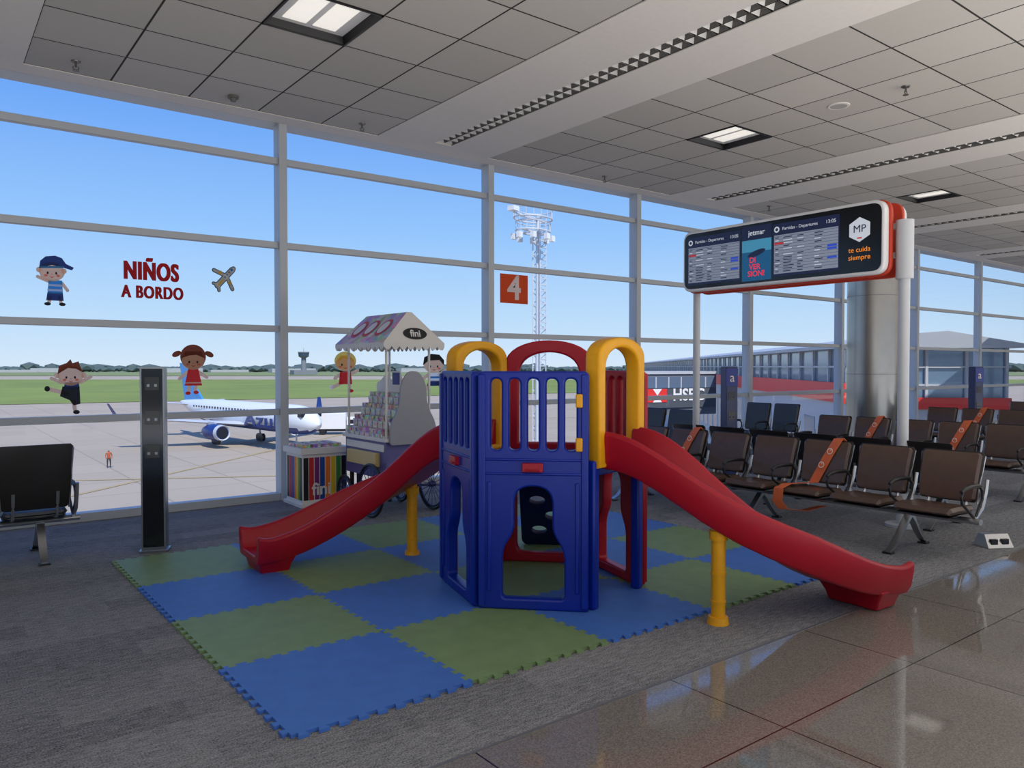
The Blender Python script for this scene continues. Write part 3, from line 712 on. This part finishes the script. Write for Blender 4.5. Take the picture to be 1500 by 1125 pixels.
sticker('window_sticker_toddler',4.4,1.58,.0096,.0089,[('l',-6,-16,-18,-22,5,SK),('e',-20,-22,3,3,WH),('l',6,-16,6,-27,5,SK),('e',8,-28,4,2.5,RE),('l',8,-3,18,2,5,SK),('l',-8,-4,-15,-9,5,SK),('p',[(-10,-18),(10,-18),(8,0),(-8,0)],RE),('e',0,16,16,14,BL),('e',0,12,14,11,SK),('p',[(-13,15),(-8,24),(8,24),(13,15),(0,20)],BL)]+face(0,12,.75))
sticker('window_sticker_running_boy',5.75,1.55,.0113,.0096,[('l',-6,-14,-13,-26,5,SK),('e',-14,-27,3.5,2.5,BK),('l',5,-14,14,-22,5,SK),('e',16,-22,3.5,2.5,BK),('l',8,-2,17,5,5,SK),('l',-8,-2,-15,-7,5,SK),('p',[(-10,-18),(10,-18),(8,-10),(-8,-10)],NA),('p',[(-9,-11),(9,-11),(8,1),(-8,1)],WH),('p',[(-9,-7),(9,-7),(9,-4),(-9,-4)],TE),('e',0,14,15,13,SK),('p',[(-16,12),(-14,24),(-4,29),(8,28),(15,20),(15,12),(8,20),(-8,19)],BK)]+face(0,12,.75))
# airplane: dark outline shapes then pale body with windows
def plane_shapes():
    o=[];
    for g_,mi in ((2.2,BK),(0,WH)):
        o+= [('l',-10,-11,12,13,7+g_,mi),('l',12,13,14,15,5+g_,mi),
             ('l',2,4,-15,11,4+g_,mi),('l',4,2,12,-15,4+g_,mi),
             ('l',-9,-9,-16,-8,3+g_,mi),('l',-9,-10,-8,-18,3+g_,mi)]
    o+=[('e',-6,8,2.5,3,BL,-40),('e',8,-6,2.5,3,BL,-40),('l',-9,-10,-2,-3,2.5,BL),('e',1,2,1.2,1.2,TE),('e',4,5.5,1.2,1.2,TE),('e',7,9,1.2,1.2,TE),('e',11,13,2,2,TE)]
    return o
sticker('window_sticker_airplane',2.86,2.69,.0078,.0081,plane_shapes())
r=root('window_lettering',(0,0,0)); lred=tmat('sticker_letter_red',(225,34,48),.6)
for k,dx in enumerate((-.009,-.0045,0,.0045,.009)):
    text('NIÑOS',.275,TM(2.065+dx,GY-.0003*k,2.70),lred,r,bold=.006,sx=.62,spc=1.12,ext=.001)
    text('A BORDO',.19,TM(2.08+dx*.7,GY-.0003*k,2.47),lred,r,bold=.0035,sx=.68,spc=1.14,ext=.001)
r=root('gate_number_sign',(7.185,GY,2.83)); bm=bmesh.new(); box(bm,-.265,.265,-.003,.003,-.22,.22); finish('plate',bm,[cor],r)
text('4',.50,TM(0,-.006,0),tmat('sticker_number_white',(250,250,250),.5),r,bold=.014)

# ---------- exterior
def bigplane(name,pts,z,m):
    bm=bmesh.new(); quad(bm,[(*W(r_,d_),z) for r_,d_ in pts]); return finish(name,bm,[m],smooth=False)
apron=bpy.data.materials.new('apron_concrete'); N,L,B=nodes(apron)
tc=N.new('ShaderNodeTexCoord'); br=N.new('ShaderNodeTexBrick'); br.offset=0; br.inputs['Scale'].default_value=1; br.inputs['Brick Width'].default_value=7;br.inputs['Row Height'].default_value=7; br.inputs['Mortar Size'].default_value=.08
br.inputs['Color1'].default_value=(*lin((172,158,140)),1); br.inputs['Color2'].default_value=(*lin((178,164,146)),1); br.inputs['Mortar'].default_value=(*lin((148,136,120)),1)
L.new(tc.outputs['Object'],br.inputs['Vector']); ns=N.new('ShaderNodeTexNoise'); ns.inputs['Scale'].default_value=.06; ns.inputs['Detail'].default_value=8; L.new(tc.outputs['Object'],ns.inputs['Vector'])
L.new(mixc(N,L,mth(N,L,'MULTIPLY',ns.outputs['Fac'],.4),br.outputs['Color'],lin((136,124,108))),B.inputs['Base Color']); B.inputs['Roughness'].default_value=.9
bigplane('apron_ground',[(-900,-200),(900,-200),(900,1200),(-900,1200)],GZ,apron)
bigplane('far_ground',[(-5000,1150),(5000,1150),(5000,6000),(-5000,6000)],GZ-.3,mat('far_field',(120,135,100),.9))
grass=mat('grass',(120,134,56),.9,var=.15,scale=.03)
bigplane('grass_field',[(-900,150),(-130,188),(-24,250),(120,330),(500,480),(500,560),(-900,560)],GZ+.1,grass)
bigplane('grass_field',[(-2500,760),(2500,760),(2500,1240),(-2500,1240)],GZ+.3,mat('grass_far',(122,132,80),.9))
bm=bmesh.new()
for a,b,w in (((-60,60),(30,75),.25),((-90,128),(60,150),.3),((-35,40),(-20,130),.25)):
    A=Vector(W(*a));Bv=Vector(W(*b)); d=(Bv-A).normalized(); n_=Vector((-d.y,d.x))*w
    quad(bm,[(*(A-n_),GZ+.03),(*(Bv-n_),GZ+.03),(*(Bv+n_),GZ+.03),(*(A+n_),GZ+.03)])
finish('taxiway_marking',bm,[mat('marking_yellow',(170,152,112),.8)],smooth=False)
bm=bmesh.new(); rr=random.Random(5)
for i in range(1100):
    d=rr.uniform(1300,1750); r_=rr.uniform(-1400,1600); h=rr.uniform(3.4,5.4)*(1.7 if rr.random()<.07 else 1)
    x,y=W(r_,d); ellipsoid(bm,(x,y,GZ+h*.95),(rr.uniform(8,22)*h/5,rr.uniform(8,22)*h/5,h),0,1)
for i in range(14):
    d=rr.uniform(1180,1280); r_=rr.uniform(-900,900); x,y=W(r_,d); wd=rr.uniform(15,40); hh_=rr.uniform(4,8)
    box(bm,x-wd,x+wd,y-8,y+8,GZ+.4,GZ+hh_,1)
finish('tree_line',bm,[mat('distant_trees',(78,94,90),.9,var=.1,scale=.05),mat('distant_buildings',(165,168,170),.8)])  # tree green greyed toward blue, distance haze put into the colour
r=root('control_tower',(*W(-.2706*880,880),GZ+.4)); bm=bmesh.new()
cyl(bm,(0,0,0),(0,0,19),3.2,2.6,16); cyl(bm,(0,0,19),(0,0,21),3,6.5,16); cyl(bm,(0,0,21),(0,0,25),5.6,6.2,16,1); cyl(bm,(0,0,25),(0,0,26),6.6,6,16); cyl(bm,(0,0,26),(0,0,31),.3,.1,8); box(bm,-14,14,-6,6,0,5)
finish('tower',bm,[mat('tower_concrete',(120,126,132),.8),mat('tower_glass',(60,80,100),.2)],r)
r=root('apron_floodlight_mast',(*W(.0355*62,62),GZ),.3); bm=bmesh.new(); HM=21.5
cyl(bm,(-.25,0,0),(-.25,0,HM),.2,.14,16)
for s in (-.42,.42): cyl(bm,(s,-.35,0),(s,-.35,HM-1),.05,seg=6)
for s in (-.42,.42): cyl(bm,(s,.35,0),(s,.35,HM-1),.05,seg=6)
z=1;kk=1
while z<HM-1:
    box(bm,-.42,.42,-.4,-.3,z,z+.1); kk=-kk; z+=.5
    cyl(bm,(-.42*kk,.35,z-.5),(.42*kk,.35,z),.035,seg=5); cyl(bm,(.42,-.35*kk,z-.5),(.42,.35*kk,z),.035,seg=5)
for z,w in ((HM-.3,1.9),(HM-1.3,1.7)):
    tube(bm,[(w*math.cos(t*PI/8)-.9,w*.7*math.sin(t*PI/8),z) for t in range(16)],.07,6,0,True)
    for t in range(16):
        x=w*math.cos(t*PI/8)-.9;y=w*.7*math.sin(t*PI/8); cyl(bm,(x,y,z),(x,y,z+.7),.03,seg=5)
    tube(bm,[(w*math.cos(t*PI/8)-.9,w*.7*math.sin(t*PI/8),z+.7) for t in range(16)],.04,6,0,True)
    box(bm,-w-.9,w-.9,-.1,.1,z-.05,z+.05); box(bm,-.1-.9,.1-.9,-w*.7,w*.7,z-.05,z+.05)
for k in range(8):
    t=k*PI/4; x=1.9*math.cos(t)-.9;y=1.3*math.sin(t); box(bm,x-.22,x+.22,y-.15,y+.15,HM-2.0,HM-1.55,1)
cyl(bm,(-3.6,0,HM-.2),(-.6,0,HM-.2),.06,seg=6); box(bm,-4.0,-3.3,-.3,.3,HM-.1,HM+.25,1)
finish('mast',bm,[mat('mast_galvanised',(205,210,216),.5,.1),mat('floodlight_glass',(230,232,230),.3)],r)
# service truck on the apron
r=root('service_truck',(*W(-24.5,108),GZ),math.radians(-30)); bm=bmesh.new()
box(bm,-3,1.2,-1.1,1.1,.8,3.0,0); loft(bm,[[(1.3,-1,.6),(3,-1,.6),(3,1,.6),(1.3,1,.6)],[(1.3,-1,1.5),(3,-1,1.5),(3,1,1.5),(1.3,1,1.5)],[(1.3,-.95,2.4),(2.6,-.9,2.4),(2.6,.9,2.4),(1.3,.95,2.4)]],0)
box(bm,1.5,2.6,-1.01,-.95,1.5,2.1,1); box(bm,-3,3,-.9,.9,.5,.8,1)
for x in (-2,2.1):
    for y in (-1.05,.8): cyl(bm,(x,y,.45),(x,y+.25,.45),.45,seg=14,mi=1)
finish('truck_body',bm,[mat('truck_white',(225,226,228),.4),dark_m],r,bev=.04)

# terminal pier
pA=Vector(W(.12*30+9.45,30)); pB=Vector(W(.12*190+9.45,190)); ang=math.atan2(pB.y-pA.y,pB.x-pA.x); Ln=(pB-pA).length
tp=root('terminal_pier',(pA.x,pA.y,0),ang)
pw=mat('pier_cladding',(188,190,194),.6); pgm=mat('pier_glass',(110,134,158),.12,.3); pr=mat('pier_red_band',(232,54,50),.5); prf=mat('pier_roof',(176,180,186),.5,.2)
bm=bmesh.new(); box(bm,0,Ln,-6,0,GZ,.25,0); box(bm,.1,Ln-.1,-5.9,-.08,.25,2.4,1); 
secs=[]
for x in (-.5,Ln+.5): secs.append([(x,.5,2.35),(x,.5,2.5),(x,-1.5,2.85),(x,-3.5,3.0),(x,-6.3,2.5),(x,-6.3,2.35)])
loft(bm,secs,3)
x=0
while x<Ln: box(bm,x,x+.12,-.06,.03,.25,2.4,0); x+=2.4
box(bm,0,Ln,-.06,.03,1.6,1.68,0)
box(bm,0,62,.03,.1,.2,1.0,2)
y=0
while y>-6: box(bm,-.02,.1,y-.1,y,.25,2.4,0); y-=1.45
for z in (.9,1.6): box(bm,.0,.1,-6,0,z,z+.07,0)
box(bm,-.06,0,-6,0,.0,.45,2); box(bm,-.03,.0,-5.8,-.2,-3.4,-.6,1)
x=1.5
while x<Ln: box(bm,x,x+1.8,-.02,.02,-3.6,-.6,1); x+=3
finish('pier_body',bm,[pw,pgm,pr,prf],tp,smooth=False)
# jet bridge
a=Vector(W(9.3,55));b=Vector(W(15.4,58)); ang=math.atan2(b.y-a.y,b.x-a.x); Lj=(b-a).length
jb=root('jet_bridge',(a.x,a.y,0),ang); bm=bmesh.new()
box(bm,0,Lj,0,3,-1.9,1.1,0); box(bm,.2,Lj-.2,-.05,0,.1,.9,1); box(bm,0,Lj,-.1,3.1,1.1,1.3,2)
for k in range(6): box(bm,k*Lj/6,k*Lj/6+.1,-.07,0,.1,.9,2)
for x in (1.5,5.0): cyl(bm,(x,1.5,GZ),(x,1.5,-1.9),.25,mi=2); box(bm,x-.8,x+.8,.6,2.4,GZ,GZ+1,3)
box(bm,.1,Lj-.1,-.1,-.05,-1.35,.05,4)
box(bm,.4,2.1,-.13,-.1,-.93,.03,5)
quad(bm,[(.85,-.14,.03),(1.65,-.14,.03),(1.25,-.14,-.45)],6); quad(bm,[(.85,-.14,-.93),(1.65,-.14,-.93),(1.25,-.14,-.45)],6)
finish('bridge_body',bm,[mat('bridge_grey',(110,116,124),.5),pgm,pw,dark_m,mat('bridge_sign_dark',(84,90,98),.4),pr,cwt],jb,smooth=False)
text('HSBC',1.2,TM(4.1,-.14,-.45),cwt,jb,bold=.03)

# airplane
ac=root('airliner',(*W(-33.5,95),GZ),0)
hx,hy=W(.714,-.7); ac.rotation_euler=(0,0,math.atan2(hy,hx))
aw=mat('aircraft_white',(225,228,232),.35,coat=.3); ab=mat('aircraft_navy',(24,50,120),.35); abl=mat('aircraft_blue',(60,140,205),.35); adk=mat('aircraft_window',(30,34,44),.2); agr=mat('aircraft_grey',(190,194,200),.4)
bm=bmesh.new(); AZ=3.6
st_=[(18,.05,-.35),(17.6,.55,-.3),(16.8,1.0,-.18),(15.4,1.38,-.05),(13.5,1.52,0),(5,1.52,0),(-6,1.52,0),(-10,1.3,.2),(-13.5,.9,.5),(-16,.5,.8),(-17.8,.15,1.0)]
loft(bm,[[(x,rr_*math.cos(t*PI/12),AZ+zo+rr_*1.08*math.sin(t*PI/12)) for t in range(24)] for x,rr_,zo in st_],0)
for f in bm.faces:
    if f.calc_center_median().z<AZ-.95 : f.material_index=1
for sy in (-1,1):
    for k in range(30):
        x=12.2-k*.78; box(bm,x,x+.3,sy*1.44,sy*1.485,AZ+.62,AZ+.86,3)
    def wing(p,mi=4):
        secs=[]
        for (x,y,z,c,t) in p: secs.append([(x,y,z),(x-c*.25,y,z+t),(x-c*.7,y,z+t*.7),(x-c,y,z),(x-c*.6,y,z-t*.5),(x-c*.2,y,z-t*.6)])
        loft(bm,secs,mi)
    wing([(4.2,sy*1.2,AZ-1.0,6.0,.35),(1.2,sy*5,AZ-.7,3.8,.25),(-2.8,sy*13.2,AZ+.1,1.6,.12)])
    wing([(-2.8,sy*13.2,AZ+.1,1.6,.1),(-4.2,sy*13.8,AZ+1.6,.8,.05)],1)
    wing([(-13.5,sy*.5,AZ+.8,3.0,.15),(-16.2,sy*5.6,AZ+1.2,1.3,.08)])
    e=[(4.8,.78),(4.3,.92),(3,1.0),(1.5,.85),(.4,.55)]
    loft(bm,[[(x,sy*4.6+rr_*math.cos(t*PI/8),AZ-1.75+rr_*math.sin(t*PI/8)) for t in range(16)] for x,rr_ in e],1)
    cyl(bm,(4.82,sy*4.6,AZ-1.75),(4.84,sy*4.6,AZ-1.75),.66,seg=16,mi=3)
    loft(bm,[[(x,sy*4.6+rr_*math.cos(t*PI/8),AZ-1.75+rr_*math.sin(t*PI/8)) for t in range(16)] for x,rr_ in [(4.3,.93),(4.95,.86),(4.75,.7)]],4,cap=False)
    box(bm,.8,3,sy*4.6-.12,sy*4.6+.12,AZ-1.0,AZ-.6,4)
    for dx in (-.4,.4): cyl(bm,(-.6+dx,sy*2.9-.2,.55),(-.6+dx,sy*2.9+.2,.55),.5,seg=16,mi=3)
    cyl(bm,(-.6,sy*2.9,.5),(-.6,sy*2.7,2.6),.12,seg=8,mi=4)
    box(bm,15.6,16.4,sy*.75,sy*1.24,AZ+.42,AZ+.8,3)
cyl(bm,(13.2,-.3,.4),(13.2,.3,.4),.38,seg=14,mi=3); cyl(bm,(13.2,0,.4),(13.2,0,2.4),.1,seg=8,mi=4)
loft(bm,[[(x0,-.15*t,z),(x0,.15*t,z),(x1,.08*t,z),(x1,-.08*t,z)] for x0,x1,z,t in ((-10.5,-16.5,AZ+1.3,1),(-13.5,-17.2,AZ+3.5,.8),(-15.6,-18.2,AZ+6.4,.4))],2)
finish('airframe',bm,[aw,ab,abl,adk,agr],ac)
text('Azul',2.2,TM(8.0,-1.6,AZ-.35),ab,ac,bold=.04,ext=.03,sx=1.9,spc=1.05)
# ground worker (small figure)
gw=root('ground_worker',(*W(-.5253*72,72),GZ)); me=bpy.data.meshes.new('body')
vv=[(0,0,.95),(0,0,1.15),(0,0,1.38),(0,0,1.5),(0,0,1.66),(-.2,0,1.4),(-.27,.02,1.12),(-.24,-.1,.88),(.2,0,1.4),(.27,.02,1.12),(.24,-.1,.88),(-.1,0,.9),(-.12,0,.5),(-.13,0,.08),(-.13,-.14,.04),(.1,0,.9),(.14,.05,.5),(.15,.1,.08),(.15,-.04,.04)]
ee=[(0,1),(1,2),(2,3),(3,4),(2,5),(5,6),(6,7),(2,8),(8,9),(9,10),(0,11),(11,12),(12,13),(13,14),(0,15),(15,16),(16,17),(17,18)]
rs=[.13,.12,.14,.06,.1,.06,.05,.04,.06,.05,.04,.09,.065,.045,.04,.09,.065,.045,.04]
me.from_pydata(vv,ee,[]); me.update(); o=bpy.data.objects.new('body',me); S.collection.objects.link(o); o.parent=gw
o.modifiers.new('skin','SKIN'); 
if not me.skin_vertices: 
    bpy.context.view_layer.objects.active=o
    try: bpy.ops.mesh.customdata_skin_add()
    except Exception: pass
if me.skin_vertices:
    for i,sv in enumerate(me.skin_vertices[0].data): sv.radius=(rs[i],rs[i]); sv.use_root=(i==0)
o.modifiers.new('sub','SUBSURF').levels=1
hv=bpy.data.materials.new('work_clothes'); N,L,B=nodes(hv); tc=N.new('ShaderNodeTexCoord'); sp=N.new('ShaderNodeSeparateXYZ'); L.new(tc.outputs['Object'],sp.inputs[0])
cc=mixc(N,L,mth(N,L,'GREATER_THAN',sp.outputs[2],.9),lin((50,52,64)),lin((175,85,50))); cc=mixc(N,L,mth(N,L,'GREATER_THAN',sp.outputs[2],1.5),cc,lin((110,80,62))); L.new(cc,B.inputs['Base Color'])
me.materials.append(hv)

# ---------- lights and world
sun=bpy.data.lights.new('sun','SUN'); sun.energy=4.4; sun.angle=math.radians(.6); sun.color=(1,.95,.88)
so=bpy.data.objects.new('sun',sun); S.collection.objects.link(so); so.location=(0,-20,30)
dv=Vector((.15,.62,-.78)); so.rotation_euler=dv.to_track_quat('-Z','Y').to_euler()
def area(name,loc,rot,sx,sy,P_,col=(1,.975,.95)):
    l=bpy.data.lights.new(name,'AREA'); l.shape='RECTANGLE'; l.size=sx; l.size_y=sy; l.energy=P_; l.color=col
    o=bpy.data.objects.new(name,l); S.collection.objects.link(o); o.location=loc; o.rotation_euler=rot; return o
area('hall_fill_light',(12,-2.8,.3),(PI,0,0),44,7.6,2900)  # added fill light without a fixture, behind the camera, lifts ceiling and hall
w=bpy.data.worlds.new('sky'); S.world=w; w.use_nodes=True; N=w.node_tree.nodes;L=w.node_tree.links
bg=N['Background']; tc=N.new('ShaderNodeTexCoord'); sp=N.new('ShaderNodeSeparateXYZ'); L.new(tc.outputs['Generated'],sp.inputs[0])
mr=N.new('ShaderNodeMapRange'); mr.inputs[1].default_value=-.1; mr.inputs[2].default_value=1; L.new(sp.outputs[2],mr.inputs[0])
cr=N.new('ShaderNodeValToRGB'); L.new(mr.outputs[0],cr.inputs[0]); L.new(cr.outputs[0],bg.inputs[0])
E=cr.color_ramp.elements
def zp(z): return (z+.1)/1.1
E[0].position=zp(-.02); E[0].color=(*lin((190,195,195)),1)
E[1].position=1; E[1].color=(*lin((80,130,220)),1)
for z,c in ((.0,(214,230,246)),(.06,(190,220,248)),(.16,(152,198,250)),(.3,(110,166,244)),(.5,(92,146,236))):
    e=E.new(zp(z)); e.color=(*lin(c),1)
bg.inputs[1].default_value=1.05

# ---------- camera
cam=bpy.data.cameras.new('camera'); cam.lens=27.05; cam.sensor_width=36; cam.clip_end=10000
co=bpy.data.objects.new('camera',cam); S.collection.objects.link(co); co.location=(0,0,CH)
co.rotation_euler=(math.radians(88.7),0,math.radians(-37.57)); S.camera=co
